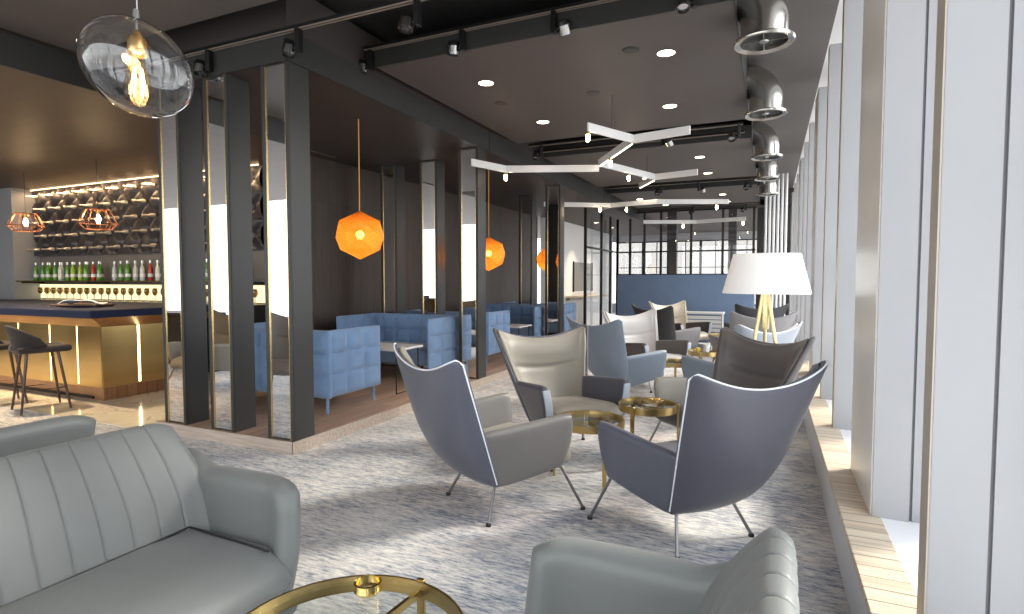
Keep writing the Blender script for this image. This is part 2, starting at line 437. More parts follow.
# ------------------------------------------------------------------ mirrored columns
def column(x1, y, label, w=.285, d=.23):
    t = empty('mirror_column', (x1-w/2, y, .1), 0, label, 'column', 'mirrored columns of the booth platform')
    h = 3.01
    MB().box(-w/2, w/2, .012, d, 0, h, .004, 1).build('body', COLUMN, t, smooth=False)
    MB().box(-w/2+.045, w/2-.03, .004, .014, .02, h-.02).build('mirror', MIRROR, t, smooth=False)
    MB().box(-w/2, -w/2+.045, 0, .013, 0, h).box(w/2-.03, w/2, 0, .013, 0, h).build('front_edge', FASCIA, t, smooth=False)
    g = MB().box(-w/2+.043, -w/2+.050, -.002, .012, 0, h).box(w/2-.036, w/2-.029, -.002, .012, 0, h)
    g.build('gold_trim', GOLD, t, smooth=False)
    return t
column(-3.455, 3.39, 'mirrored dark column standing on the front corner of the oak platform')
column(-4.130, 3.39, 'mirrored dark column between the platform corner column and the one nearest the bar')
column(-4.735, 3.39, 'mirrored dark column at the platform end nearest the brass bar')
column(-3.455, 6.56, 'mirrored dark column on the platform edge right of the tufted blue booth')
column(-4.36, 7.02, 'mirrored dark column rising behind the middle of the tufted blue booth back')
column(-5.06, 7.02, 'mirrored dark column behind the tufted booth, next to the dark board wall')
column(-3.455, 9.73, 'mirrored dark column on the platform edge, third along it from the corner')
column(-4.36, 10.6, 'slim mirrored dark column behind the farther pair of blue booths')

# ------------------------------------------------------------------ wing chairs
def wing_chair(outer, inner, label, x, y, fx, fy, group='wing armchairs around the brass tables', piping=True, arm=None, front=None):
    t = empty('wing_chair', (x, y, 0), face_rz(fx, fy), label, 'armchair', group)
    ZB, ZT = .205, .882
    def W(v): return .262 + .200*v**1.1
    def D(v): return .175*(1-(1-min(1, v/.45))**2.4)**.6 - .085*max(0, (v-.45)/.55)**1.5
    def ye(z): return .20 + .42*(z-.20)
    def shellp(u, v):
        s = 2*u-1; a = s*PI/2
        z = ZB + (ZT-ZB)*v + .100*abs(sin(a))**1.9*v**2.2 - .022*max(0, abs(s)-.90)/.10*v**6 + .02*s*s*(1-v)**2
        return Vector((W(v)*math.copysign(abs(sin(a))**.9, s), ye(z) + (D(v)+.012)*max(0, cos(a))**.85, z))
    MB().sheet(shellp, 30, 20, .026).build('shell', outer, t)
    # inner upholstery pad with a head roll
    def inner_p(u, v):
        v2 = .16 + .825*v; u2 = .02 + .96*u
        p = shellp(u2, v2)
        d = Vector((-p.x*.9, ye(p.z)-.25-p.y, 0)); d.normalize()
        return p + d*.034
    def inner_t(u, v):
        e = min(1, min(u, 1-u)*10); f = min(1, (1-v)*10)
        roll = .034*math.exp(-((v-.80)/.13)**2) - .036*math.exp(-((v-.56)/.030)**2)*min(1, min(u, 1-u)*5)
        return max(.014, (.050 + roll)*(.4+.6*e)*(.45+.55*f))
    MB().sheet(inner_p, 30, 34, inner_t).build('backrest', inner, t, ang=70)
    def seat_p(u, v):
        s = 2*u-1
        wd = .205 + .055*(1-v)
        zz = .375 - .03*v + .018*(1-s*s)*sin(PI*min(1, v+.1)) - .05*max(0, (.14-v)/.14)**2
        return Vector((s*wd, -.25 + .52*v, zz))
    MB().sheet(seat_p, 14, 14, .11).build('seat', inner, t)
    MB().sheet(lambda u, v: Vector(((2*u-1)*(.205+.05*(1-v)), -.20+.36*v, .315-.045*v)), 10, 10, .05).build('seat_base', outer, t)
    for s in (-1, 1):
        def arm_p(u, v, s=s):
            zt = .535 + .045*u; zb = .225 + .085*u**1.1
            z = zb + (zt-zb)*v
            vz = max(0, (z-ZB)/(ZT-ZB))
            x0 = W(vz)-.026; x1 = .320 + .045*v
            k = u**.8
            y0 = ye(z)-.012; y1 = -.205 - .025*v + .02*(2*v-1)**2
            return Vector((s*(x0+(x1-x0)*k), y0+(y1-y0)*u, z))
        ar = MB().sheet(arm_p, 14, 10, lambda u, v: .052+.012*u).build('armrest', arm or inner, t)
        if front:
            MB().sheet(lambda u, v: arm_p(1, .03+.94*v) + Vector(((u-.5)*.05, -.030, 0)), 4, 10, .012).build('armrest_front', front, ar)
    if piping:
        e = [shellp(0, v/24) for v in range(25)] + [shellp(u/36, 1) for u in range(1, 36)] + [shellp(1, 1-v/24) for v in range(25)]
        ee = []
        for k, p in enumerate(e):
            side = k < 25 or k >= 60
            out = Vector((math.copysign(.012, p.x), .008, .004)) if side else Vector((0, .010, .012))
            ee.append(p + out)
        MB().tube(ee, .0048, 6).build('piping', PIPE, t)
    for sx, sy in ((-1, 1), (1, 1), (-1, -1), (1, -1)):
        if sy > 0: pts = [(sx*.18, .16, .26), (sx*.20, .19, .205), (sx*.275, .275, .012)]
        else: pts = [(sx*.25, -.08, .29), (sx*.30, -.16, .292), (sx*.318, -.20, .275), (sx*.36, -.335, .012)]
        lg = MB().tube(pts, .0095, 8).build('leg', STEEL, t)
        MB().lathe([(0, 0), (.016, 0), (.016, .012), (.010, .02), (0, .02)], 10, T(pts[-1][0], pts[-1][1], 0)).build('foot', BLACKMETAL, lg)
    return t
PIPE = mat('pale_piping', (.74, .77, .82), .5)
SLATE = leather('slate_leather', (.092, .098, .128)); SLATE_IN = leather('warm_grey_leather', (.30, .28, .235))
TAUPE = leather('taupe_leather', (.25, .228, .19)); SLATE2 = leather('dark_slate_leather', (.068, .070, .092))
MIST = leather('mist_blue_leather', (.20, .245, .305)); PALE = leather('pale_grey_leather', (.50, .48, .47))
BROWNGR = leather('brown_grey_leather', (.11, .10, .10)); CHAR = leather('charcoal_leather', (.035, .035, .04))
CREAM = leather('cream_leather', (.46, .41, .32)); ICE = leather('ice_blue_leather', (.42, .46, .52)); GREYL = leather('mid_grey_leather', (.25, .24, .245))

STONE = leather('stone_leather', (.165, .155, .148))
wing_chair(SLATE, SLATE_IN, 'slate wing chair with white piping, its back to the camera, nearest the oak platform corner', -1.50, 3.22, .57, .82, arm=STONE)
wing_chair(SLATE2, SLATE, 'dark slate wing chair with white piping and its back turned, nearest the window sill', -.45, 3.26, -.80, .60)
wing_chair(SLATE2, TAUPE, 'taupe wing chair facing the camera behind the lower brass table', -1.44, 4.36, .75, -.66, piping=False, arm=SLATE2, front=ICE)
wing_chair(BROWNGR, BROWNGR, 'brown grey wing chair directly in front of the floor lamp legs', -.41, 4.60, -.71, -.73, piping=False, arm=SLATE_IN)  # paler arm leather: beige sunlight on the arms put into the colour
wing_chair(MIST, MIST, 'mist blue wing chair turned away behind the taupe one', -1.50, 6.62, .57, .82, piping=False)
wing_chair(PALE, PALE, 'pale white grey wing chair behind the mist blue one', -1.36, 7.60, .79, -.62, piping=False, arm=BROWNGR, front=ICE)
wing_chair(leather('cloud_blue_leather', (.27, .305, .36)), PALE, 'ice blue wing chair behind the floor lamp pole by the windows', -.42, 6.36, -.80, .60, piping=False, arm=MIST)
wing_chair(CHAR, GREYL, 'charcoal backed wing chair between the pale and the cream chairs', -1.50, 10.1, .57, .82, piping=False)
wing_chair(CREAM, CREAM, 'cream wing chair standing before the blue felt screen', -1.42, 11.2, .79, -.62, piping=False, arm=CHAR, front=ICE)
wing_chair(GREYL, GREYL, 'mid grey wing chair under the black one by the windows', -.33, 8.7, -.50, .87, piping=False)
wing_chair(CHAR, CHAR, 'black wing chair farthest along the window side', -.33, 11.4, -.4, .92, piping=False)

wing_chair(SLATE2, GREYL, 'slate wing chair by the back windows, seen only in the corner column mirror', -5.45, 1.65, .3, .95, piping=False)
wing_chair(SLATE2, TAUPE, 'taupe lined wing chair by the back windows, seen only in the middle column mirror', -6.62, 1.75, .1, .98, piping=False)
t = empty('sideboard', (-8.3, .9, 0), 0, 'black ribbed sideboard by the back windows, seen in the column mirror nearest the bar', 'sideboard')
MB().box(-.7, .7, -.22, .22, .12, .88, .006, 1).build('body', BLACK, t, smooth=False)
MB().box(-.72, .72, -.24, .24, .88, .91, .004, 1).build('top', FASCIA, t, smooth=False)
for x in (-.6, .6): MB().box(x-.03, x+.03, -.18, .18, 0, .12).build('leg', BLACKMETAL, t, smooth=False)
# ------------------------------------------------------------------ brass tables
def brass_table(x, y, r, h, rz, label, group, bowl=False):
    t = empty('brass_side_table', (x, y, 0), rz, label, 'side table', group)
    b = .05
    MB().lathe([(r, h-b), (r, h), (r-.008, h), (r-.008, h-b)], 56, close=True).build('rim', BRASS, t, ang=30)
    MB().lathe([(0, h-.022), (r-.008, h-.022), (r-.008, h-.012), (0, h-.012)], 48).build('glass_top', TOPGLASS, t, ang=30)
    for k in range(3):
        a = PI/2 + 2*PI*k/3
        lg = MB().box(-.014, .014, -.007, .007, 0, h+.004, .002, 1, T((r+.006)*cos(a), (r+.006)*sin(a), 0) @ R(a+PI/2, 'Z')).build('leg', BRASS, t, smooth=False)
    cr = MB()
    for k in range(3):
        a = PI/2 + 2*PI*k/3
        cr.box(0, r, -.006, .006, h-.05, h-.026, 0, 1, R(a, 'Z'))
    cr.build('cross_bar', BRASS, t, smooth=False)
    return t
G1 = 'brass and glass tables among the wing chairs'
brass_table(-1.012, 1.15, .330, .45, math.radians(-4), 'round brass table with clear glass top in front of the channelled grey sofa', None)
brass_table(-1.135, 3.83, .245, .43, -.35, 'lower brass table with glass top by the taupe wing chair', G1)
brass_table(-.78, 4.08, .205, .52, -1.36, 'taller brass table with glass top holding a brass dish', G1)
brass_table(-1.0, 7.0, .22, .43, .2, 'lower brass table of the farther pair, beside the mist blue chair', G1)
brass_table(-.72, 7.33, .19, .53, .9, 'taller brass table of the farther pair, carrying a white cup', G1)
brass_table(-.70, 10.0, .22, .50, .5, 'brass table nearest the blue felt screen', G1)
def ringbowl(x, y, z, s, label):
    o = MB().lathe([(.034*s, 0), (.044*s, .012*s), (.042*s, .034*s), (.036*s, .036*s), (.036*s, .03*s), (.036*s, .012*s), (.028*s, .006*s)], 28, close=True).build('ring_bowl', mat('polished_gold', (.95, .72, .28), .12, 1.0), None)
    o.location = (x, y, z); return tag(o, label, 'bowl')
ringbowl(-1.11, 1.375, .438, 1.0, 'small polished gold ring bowl lying on the front glass table')
o = MB().lathe([(0, 0), (.03, 0), (.075, .022), (.078, .026), (.03, .008), (0, .006)], 24).build('brass_dish', GOLD); o.location = (-.75, 4.14, .509); tag(o, 'shallow brass dish on the taller near brass table', 'dish')
o = empty('coffee_cup', (-.69, 7.31, .519), 0, 'small white cup standing on the farther brass table', 'cup')
MB().lathe([(0, 0), (.03, 0), (.038, .09), (.034, .09), (.028, .008), (0, .008)], 18).build('body', WHITE, o)
MB().tube([(.036, 0, .075), (.06, 0, .07), (.06, 0, .03), (.034, 0, .022)], .005, 6).build('handle', WHITE, o)
o = MB().lathe([(0, 0), (.022, 0), (.03, .03), (.024, .05), (0, .05)], 12).build('candle_holder', mat('amber_glass', (.75, .55, .1), .2)); o.location = (-.79, 7.31, .519); tag(o, 'small amber candle holder beside the white cup', 'candle')

# ------------------------------------------------------------------ channel back sofas
def tub_sofa(x, y, fx, fy, label, m, L=1.22, NB=10, group='grey channel back sofas round the front table'):
    """length L across, facing -y; back at +y"""
    t = empty('channel_sofa', (x, y, 0), face_rz(fx, fy), label, 'sofa', group)
    h = L/2
    def back_p(u, v):
        s = 2*u-1
        w = h-.06 - .05*max(0, v-.55)/.45
        top = .795 - .02*abs(s)**12
        z = .20 + (top-.20)*v
        yy = .12 + .105*v + .065*v**4 - .07*abs(s)**9*(1-.95*v)
        return Vector((s*w, yy, z))
    def back_t(u, v):
        q = abs(sin(PI*u*NB))
        edge = 1 if .06 < u < .94 and NB > 1 else 0
        return .15*(1-.50*v*v) - .008*edge*max(0, 1-q*5.0) - .0025*edge*(1-q)
    MB().sheet(back_p, 200, 18, back_t).build('backrest', m, t, ang=60)
    for s in (-1, 1):
        def arm_p(u, v, s=s):
            top = .655 - .065*min(1, u/.22)**.8 + .01*max(0, u-.3)
            if u > .93: top -= .012*((u-.93)/.07)**2
            z = .15 + (top-.15)*v
            xx = s*(h-.075 + .045*sin(PI*.5*v) - .05*max(0, (u-.8)/.2)**2*(1-.4*v))
            yy = .205 - .51*u + .03*v*(1-u) + .02*sin(PI*v)*-u - .02*v*u
            return Vector((xx, yy, z))
        MB().sheet(arm_p, 30, 14, lambda u, v: .095 + .02*sin(PI*u)).build('armrest', m, t, ang=60)
    # seat cushion
    def seat_p(u, v):
        s = 2*u-1
        zz = .352 + .022*(1-s**4)*(1-(2*v-1)**4) - .035*max(0, (.16-v)/.16)**2
        ex = h-.15
        return Vector((s*ex, -.325 + .445*v - .02*(1-s*s)*(1-v), zz))
    MB().sheet(seat_p, 24, 20, .15).build('seat_cushion', m, t)
    MB().sheet(lambda u, v: Vector(((2*u-1)*(h-.11), -.33 + .55*v, .205)), 12, 10, .13).build('base', m, t)
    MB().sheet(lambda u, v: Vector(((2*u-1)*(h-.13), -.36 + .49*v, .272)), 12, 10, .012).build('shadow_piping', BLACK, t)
    pp = []
    for k in range(41):
        q = k/40
        if q < .3: pp.append((-(h-.156), -.33+.42*q/.3, .426+.014*max(0, q/.3)**.5))
        elif q < .7: pp.append((-(h-.156)+2*(h-.156)*(q-.3)/.4, .088, .438))
        else: pp.append((h-.156, .09-.42*(q-.7)/.3, .426+.014*max(0, 1-(q-.7)/.3)**.5))
    MB().tube(pp, .0045, 6).build('dark_piping', BLACK, t)
    for sx in (-1, 1):
        for yy in (-.33, .17): MB().tube([(sx*(h-.2), yy, .16), (sx*(h-.17), yy*1.08, 0)], [.02, .012], 8).build('leg', BLACKMETAL, t)
    return t
SOFA = leather('blue_grey_leather', (.165, .175, .17), .46)
tub_sofa(-1.95, 1.065, 1, 0.0, 'blue grey channel back sofa with rounded arms beside the front brass table', SOFA, 1.10)
tub_sofa(-2.97, 1.02, -1, 0.0, 'grey sofa turned away, only its smooth back showing behind the channelled one', SOFA, 1.10, 1)
tub_sofa(-.268, 1.03, -1, 0.02, 'blue grey channel back armchair at the window side, facing the front brass table', SOFA, 1.10)

# ------------------------------------------------------------------ blue tufted booths
def quilt(P0, U, V, nu, nv, th, n, amp=.030):
    """quilted slab: rectangle P0 + u U + v V with nu x nv cushions"""
    P0, U, V = Vector(P0), Vector(U), Vector(V)
    def f(u, v): return P0 + U*u + V*v
    def t(u, v):
        a = min(1, abs(sin(PI*u*nu))*1.5)**.5; b = min(1, abs(sin(PI*v*nv))*1.5)**.5
        return th - amp*2*(1-a*b)
    return MB().sheet(f, nu*8, nv*8, t, .3)
def booth(y_open, sgn, label):
    """high sided booth sofa spanning x -5.35..-3.83; back at y = y_open + sgn*depth"""
    x0, x1 = -5.36, -3.83; dep = .86
    t = empty('booth_sofa', ((x0+x1)/2, y_open + sgn*dep/2, .1), 0, label, 'booth sofa', 'blue tufted booth sofas on the platform')
    w = x1-x0; b0, b1 = .17, .80
    quilt((-w/2, sgn*(dep/2-.05), b0), (w, 0, 0), (0, 0, b1-b0), 7, 3, .11, 0).build('backrest', BOOTH, t, ang=60)
    for s in (-1, 1):
        quilt((s*(w/2-.045), -sgn*dep/2, b0), (0, sgn*(dep-.06), 0), (0, 0, b1-b0), 3, 3, .10, 0).build('side_panel', BOOTH, t, ang=60)
    MB().box(-w/2+.1, w/2-.1, -dep/2+.06 if sgn > 0 else -dep/2+.1, dep/2-.1 if sgn > 0 else dep/2-.06, .20, .42, .05, 4).build('seat_cushion', BOOTH, t)
    for sx in (-1, 1):
        for sy in (-1, 1):
            MB().tube([(sx*(w/2-.06), sy*(dep/2-.08), .20), (sx*(w/2-.06), sy*(dep/2-.08), 0)], .016, 8).build('leg', BOOTH, t)
    return t
booth(5.03, -1, 'blue tufted booth sofa whose side panel stands right behind the corner column')
booth(6.02, 1, 'blue tufted booth sofa with its quilted back facing the camera across the white table')
booth(8.42, -1, 'blue tufted booth sofa just past the second platform edge column')
booth(9.55, 1, 'far blue tufted booth sofa partly hidden by the taupe wing chair')
booth(11.9, -1, 'farthest blue tufted booth sofa before the white wall')
def booth_table(y, label):
    t = empty('booth_table', (-4.5, y, .1), 0, label, 'table', 'white tables between the booth sofas')
    MB().box(-.42, .70, -.27, .27, .495, .52, .004, 1).build('tabletop', WHITE, t, smooth=False)
    for sx, xx in ((-1, -.36), (1, .66)):
        MB().tube([(xx, -.22, .495), (xx, -.22, .006), (xx, .22, .006), (xx, .22, .495)], .008, 6).build('leg_frame', BLACKMETAL, t)
booth_table(5.52, 'white topped table with thin dark legs between the two nearer blue booths')
booth_table(8.98, 'white topped table between the two farther blue booths')

# ------------------------------------------------------------------ floor lamp, felt screen, console, poles
t = empty('floor_lamp', (-.03, 5.35, 0), 0, 'tripod floor lamp with white drum shade and pale brass legs by the windows', 'floor lamp')
sh = MB().lathe([(.352, 1.285), (.268, 1.62), (.262, 1.62), (.346, 1.285)], 48, close=True).build('lamp_shade', mat('white_linen', (.93, .93, .93), .8, emit=(1, .98, .95), estr=.05), t, ang=30)
MB().lathe([(0, .98), (.03, .98), (.033, 1.0), (.036, 1.30), (.02, 1.33), (0, 1.33)], 18).build('hub', PALEBRASS, t)
for a in (210, 330, 90):
    a = math.radians(a)
    MB().tube([(.025*cos(a), .025*sin(a), 1.27), (.25*cos(a), .25*sin(a), 0)], [.017, .012], 10).build('leg', PALEBRASS, t)
MB().tube([(0, 0, 1.32), (0, 0, 1.52)], .012, 8).build('stem', PALEBRASS, t)
MB().lathe([(0, 1.46), (.03, 1.48), (.045, 1.53), (.03, 1.58), (0, 1.59)], 14).build('bulb', emit_mat('lamp_bulb', (1, .9, .75), 5), t)
t = empty('acoustic_screen', (-1.65, 13.0, 0), 0, 'wide slate blue felt screen standing behind the wing chairs', 'screen')
MB().box(-1.56, 1.36, 0, .06, .03, 1.515, .01, 2).build('felt_panel', SCREEN, t)
for x in (-1.4, 1.2): MB().box(x-.03, x+.03, -.2, .26, 0, .035, .004, 1).build('foot', BLACKMETAL, t, smooth=False)
t = empty('console_table', (-1.30, 12.45, 0), 0, 'white slatted console table in front of the blue felt screen', 'console table')
MB().box(-.62, .46, -.25, .25, .70, .735, .005, 1).build('tabletop', WHITE, t, smooth=False)
for k in range(4): MB().box(-.58, .42, -.24, -.225, .60-.085*k, .665-.085*k).build('slat', WHITE, t, smooth=False)
for x in (-.58, .40): MB().box(x, x+.04, -.22, .22, 0, .70).build('leg', GREYPL, t, smooth=False)
for k in range(6):
    x = -.11 + .082*k
    o = MB().tube([(0, 0, 0), (0, 0, 3.75)], .029, 10).build('white_pole', WHITE); o.location = (x, 14.0, 0)
    tag(o, 'slim white pole of the screen reaching floor to ceiling behind the lamp', 'pole', 'row of white poles at the window end')

# white wall fittings
t = empty('wall_screen', (-5.49, 17.6, 0), 0, 'grey wall panel hung on the white wall above the counter', 'panel')
MB().box(0, .04, -.95, 1.0, 1.05, 1.95, .006, 1).build('panel', mat('grey_panel', (.16, .165, .16), .35), t, smooth=False)
MB().box(.0, .05, -.97, -.95, 1.03, 1.97).box(.0, .05, 1.0, 1.02, 1.03, 1.97).build('frame', BLACK, t, smooth=False)
t = empty('white_counter', (-5.2, 17.4, 0), 0, 'white counter with pale wood top below the grey wall panel', 'counter')
MB().box(-.28, .3, -1.4, 1.4, 0, .80, .008, 1).build('body', WHITE, t, smooth=False)
MB().box(-.29, .33, -1.43, 1.43, .86, .92).build('top', mat('pale_wood', (.62, .52, .4), .5), t, smooth=False)
MB().box(-.2, .22, -1.3, 1.3, .80, .86).build('plinth', WHITE, t, smooth=False)

# ------------------------------------------------------------------ ducts
def duct(y, label):
    t = empty('vent_duct', (-.075, y, 3.17), 0, label, 'air duct', 'galvanised air ducts over the window strip')
    R0 = .25
    pts = [(-.33, 0, .39), (-R0, 0, .39)] + [(-R0+R0*sin(a), 0, .39-R0+R0*cos(a)) for a in [PI/2*k/10 for k in range(1, 11)]] + [(0, 0, .02)]
    MB().tube(pts, .165, 28, cap=False).build('elbow_pipe', DUCT, t, ang=60)
    MB().lathe([(.165, .03), (.165, .0), (.207, -.012), (.215, .0), (.211, .016), (.172, .022), (.172, .03)], 36).build('flange', DUCT, t, ang=50)
    MB().lathe([(0, .03), (.164, .03), (.164, .034), (0, .034)], 24).build('diffuser', BLACK, t, ang=50)
    MB().lathe([(0, .0), (.03, .0), (.035, .008), (.02, .02), (0, .02)], 16).box(-.16, .16, -.004, .004, .008, .016).box(-.004, .004, -.16, .16, .008, .016).build('damper_knob', DUCT, t)
    MB().lathe([(.17, -.02), (.178, -.02), (.178, .02), (.17, .02)], 28, T(-.26, 0, .39) @ R(PI/2, 'Y'), close=True).build('pipe_collar', DUCT, t)
dl = ['shiny steel duct elbow nearest the camera with a flared vent', 'second steel duct elbow over the windows, beside the first raft', 'third steel duct elbow, behind the first lighting track', 'fourth steel duct elbow along the window strip', 'fifth steel duct elbow, the one above the white poles']
for y, l in zip((4.72, 6.75, 9.1, 11.0, 13.0), dl): duct(y, l)

# ------------------------------------------------------------------ ceiling lights
DN = [(-2.60, 5.12, 3.35), (-.85, 5.09, 3.35), (-2.59, 6.65, 3.35), (-1.06, 6.64, 3.35), (-1.05, 9.55, 3.35), (-1.07, 11.03, 3.35), (-2.9, 13.9, 3.35), (-2.6, 9.6, 3.35), (-1.02, 13.9, 3.35), (-2.5, 15.2, 3.35), (-1.0, 15.2, 3.35), (-5.16, 2.22, 3.35), (-2.2, 11.1, 3.35), (-4.75, 16.6, 3.11), (-4.75, 18.4, 3.11)]  # last two are made up, added to brighten the white wall
DLB = ['lit round downlight in the first raft near the platform fascia', 'lit round downlight in the first raft nearest the big duct', 'lit round downlight at the back corner of the first raft by the platform', 'lit round downlight at the back of the first raft above the zigzag lamps',
       'lit downlight at the front of the second raft on the window side', 'lit downlight at the back of the second raft on the window side', 'lit downlight in the third raft on the platform side', 'lit downlight of the second raft on the platform side, at its front', 'lit downlight in the third raft on the window side',
       'lit downlight at the back of the third raft, platform side', 'lit downlight at the back of the third raft, window side', 'lit downlight in the raft above the foreground sofas, near the bar', 'lit downlight near the middle of the second raft', 'downlight added over the white counter to brighten the wall, near end', 'downlight added over the white counter to brighten the wall, far end']
for (x, y, z), l in zip(DN, DLB):
    t = empty('downlight', (x, y, z), 0, l, 'downlight', 'round recessed downlights')
    MB().lathe([(.075, -.004), (.088, -.004), (.09, .004), (.075, .004)], 24, close=True).build('bezel', RAFT, t)
    MB().lathe([(0, -.002), (.075, -.002), (.075, .002), (0, .002)], 24).build('lens', DOWNL, t)
for (x, y), l in zip(((-1.11, 4.90), (-1.72, 5.85), (-2.73, 5.76)), ('dark round speaker grille in the first raft near its front edge', 'dark round speaker grille near the middle of the first raft', 'dark round speaker grille beside the platform side downlight')):
    o = MB().lathe([(0, -.004), (.07, -.004), (.075, .003), (0, .003)], 20).build('ceiling_speaker', FASCIA); o.location = (x, y, 3.349); tag(o, l, 'ceiling speaker', 'flush ceiling speakers')

def track(x0, x1, y, z, label):
    t = empty('track_rail', ((x0+x1)/2, y, z), 0, label, 'lighting track', 'ceiling lighting tracks')
    h = (x1-x0)/2
    MB().box(-h, h, -.018, .018, -.0, .028).build('rail', BLACKMETAL, t, smooth=False)
    MB().box(-h, h, -.020, -.010, -.006, .002).box(-h, h, .010, .020, -.006, .002).build('lip', mat('track_lip', (.30, .25, .21), .4, .3), t, smooth=False)
def spot(x, y, z, az, tilt, label):
    t = empty('track_spotlight', (x, y, z), az, label, 'spotlight', 'track spotlights')
    MB().box(-.020, .020, -.028, .028, -.17, 0, .003, 1).build('gear_box', BLACKMETAL, t, smooth=False)
    MB().tube([(-.02, 0, -.14), (-.06, 0, -.14)], .012, 8).build('bracket', BLACKMETAL, t)
    hd = MB().lathe([(0, -.055), (.044, -.055), (.047, -.05), (.047, .055), (.042, .055), (.038, .03), (0, .03)], 22).build('head', BLACKMETAL, t, ang=35)
    hd.location = (-.085, 0, -.14); hd.rotation_euler = (PI-tilt, .1, 0)
    MB().lathe([(.0475, -.02), (.050, -.02), (.050, .05), (.0475, .05)], 22, close=True).build('ring', mat('spot_ring', (.5, .5, .49), .25, 1.0), hd, ang=35)
    MB().lathe([(0, .032), (.038, .032), (.038, .036), (0, .036)], 16).build('lens', mat('spot_lens', (.6, .6, .62), .1, .8), hd)
track(-5.5, -1.2, 3.345, 3.30, 'lighting track along the fascia above the front columns')
track(-3.42, -.35, 4.29, 3.50, 'lighting track along the front of the first raft')
track(-3.3, -.35, 7.9, 3.38, 'lighting track in the dark gap behind the first raft')
track(-3.3, -.35, 8.42, 3.40, 'lighting track along the front of the second raft')
track(-3.3, -.35, 12.2, 3.38, 'lighting track in the gap before the third raft')
track(-3.3, -.35, 15.9, 3.36, 'lighting track before the glazed partition')
SP = [(-3.29, 3.345, 3.30, .15, .15, 'spotlight on the front track above the corner column'), (-2.22, 3.345, 3.30, .1, .2, 'spotlight hanging from the front track in the gap before the first raft'),
      (-4.27, 3.345, 3.30, .3, .15, 'spotlight on the front track next to the glass globe pendant'), (-3.36, 4.29, 3.49, .1, .1, 'spotlight at the platform end of the first raft track'),
      (-2.40, 4.29, 3.50, .1, -.15, 'spotlight on the first raft track near its platform end'), (-1.58, 4.29, 3.50, PI, .5, 'spotlight at the middle of the first raft track'), (-.52, 4.29, 3.50, .4, .4, 'spotlight at the window end of the first raft track'),
      (-1.34, 7.9, 3.375, PI-.4, .7, 'spotlight at the middle of the second track'), (-.40, 7.9, 3.375, .3, .6, 'spotlight at the window end of the second track beside the duct'), (-3.1, 7.9, 3.375, .3, .4, 'spotlight at the platform end of the second track'),
      (-2.10, 12.2, 3.375, .3, .4, 'spotlight at the platform side of the third track'), (-1.36, 12.2, 3.375, PI, .6, 'spotlight at the middle of the third track'), (-.38, 12.2, 3.375, .2, .5, 'spotlight at the window end of the third track'),
      (-1.9, 15.9, 3.355, .8, .4, 'spotlight on the farthest track, platform side'), (-.6, 15.9, 3.355, .3, .4, 'spotlight on the farthest track, window side')]
for s in SP: spot(*s)

def zigzag(paths, sparks, z, label, glow=()):
    x0, y0 = paths[0][0]
    t = empty('zigzag_lamp', (x0, y0, z), 0, label, 'pendant lamp', 'angular white bar lamps under the ceiling')
    for path in paths:
        for (ax, ay), (bx_, by_) in zip(path[:-1], path[1:]):
            L = math.hypot(bx_-ax, by_-ay); a = math.atan2(by_-ay, bx_-ax)
            MB().box(-.006, L+.006, -.012, .012, -.045, .045, .003, 1, T(ax-x0, ay-y0, 0) @ R(a, 'Z')).build('bar', WHITE, t, smooth=False)
    for (ax, ay), (bx_, by_) in glow:
        L = math.hypot(bx_-ax, by_-ay); a = math.atan2(by_-ay, bx_-ax)
        MB().box(.04, L-.04, -.007, .007, -.052, -.044, 0, 1, T(ax-x0, ay-y0, 0) @ R(a, 'Z')).build('light_edge', emit_mat('bar_edge_light', (1, .84, .64), 5), t, smooth=False)
    for i, (ax, ay) in enumerate(sparks):
        sp = MB().lathe([(0, -.075), (.022, -.075), (.022, -.045), (0, -.045)], 12, T(ax-x0, ay-y0, 0)).build('lamp_holder', BRASS, t)
        MB().lathe([(0, -.15), (.014, -.145), (.021, -.12), (.020, -.08), (0, -.074)], 12, T(ax-x0, ay-y0, 0)).build('bulb', SPARK, sp)
    for path in paths:
        ax, ay = path[0]; bx_, by_ = path[1]
        mx, my = (ax+bx_)/2-x0, (ay+by_)/2-y0
        MB().tube([(mx, my, .045), (mx, my, 3.36-z+.0)], .0025, 5).build('cable', BLACKMETAL, t)
S = 2.95
zigzag([[(-1.71, 5.65), (-1.40, 6.33), (-.785, 6.19)], [(-1.40, 6.33), (-2.09, 7.42), (-1.605, 8.77), (-.98, 8.62)], [(-1.605, 8.77), (-1.98, 9.45)]], [(-1.71, 5.65), (-1.83, 7.0), (-1.85, 8.1)], S, 'white zigzag bar lamp hanging below the first raft', [((-1.40, 6.33), (-2.09, 7.42)), ((-1.605, 8.77), (-1.98, 9.45))])
zigzag([[(-3.40, 6.30), (-3.2, 6.87), (-2.07, 7.32)]], [(-3.2, 6.87)], 2.86, 'white angled bar lamp beside the platform fascia')
zigzag([[(-4.1, 10.6), (-2.95, 11.3), (-2.0, 11.15), (-.75, 11.7)], [(-2.95, 11.3), (-3.4, 12.0)]], [(-3.1, 11.1), (-2.62, 11.3), (-.95, 11.6)], 2.9, 'white zigzag bar lamp below the second raft')
zigzag([[(-2.9, 14.4), (-1.7, 14.9), (-.55, 14.6)]], [(-2.0, 14.8), (-.6, 14.6)], 2.85, 'white angled bar lamp below the third raft')

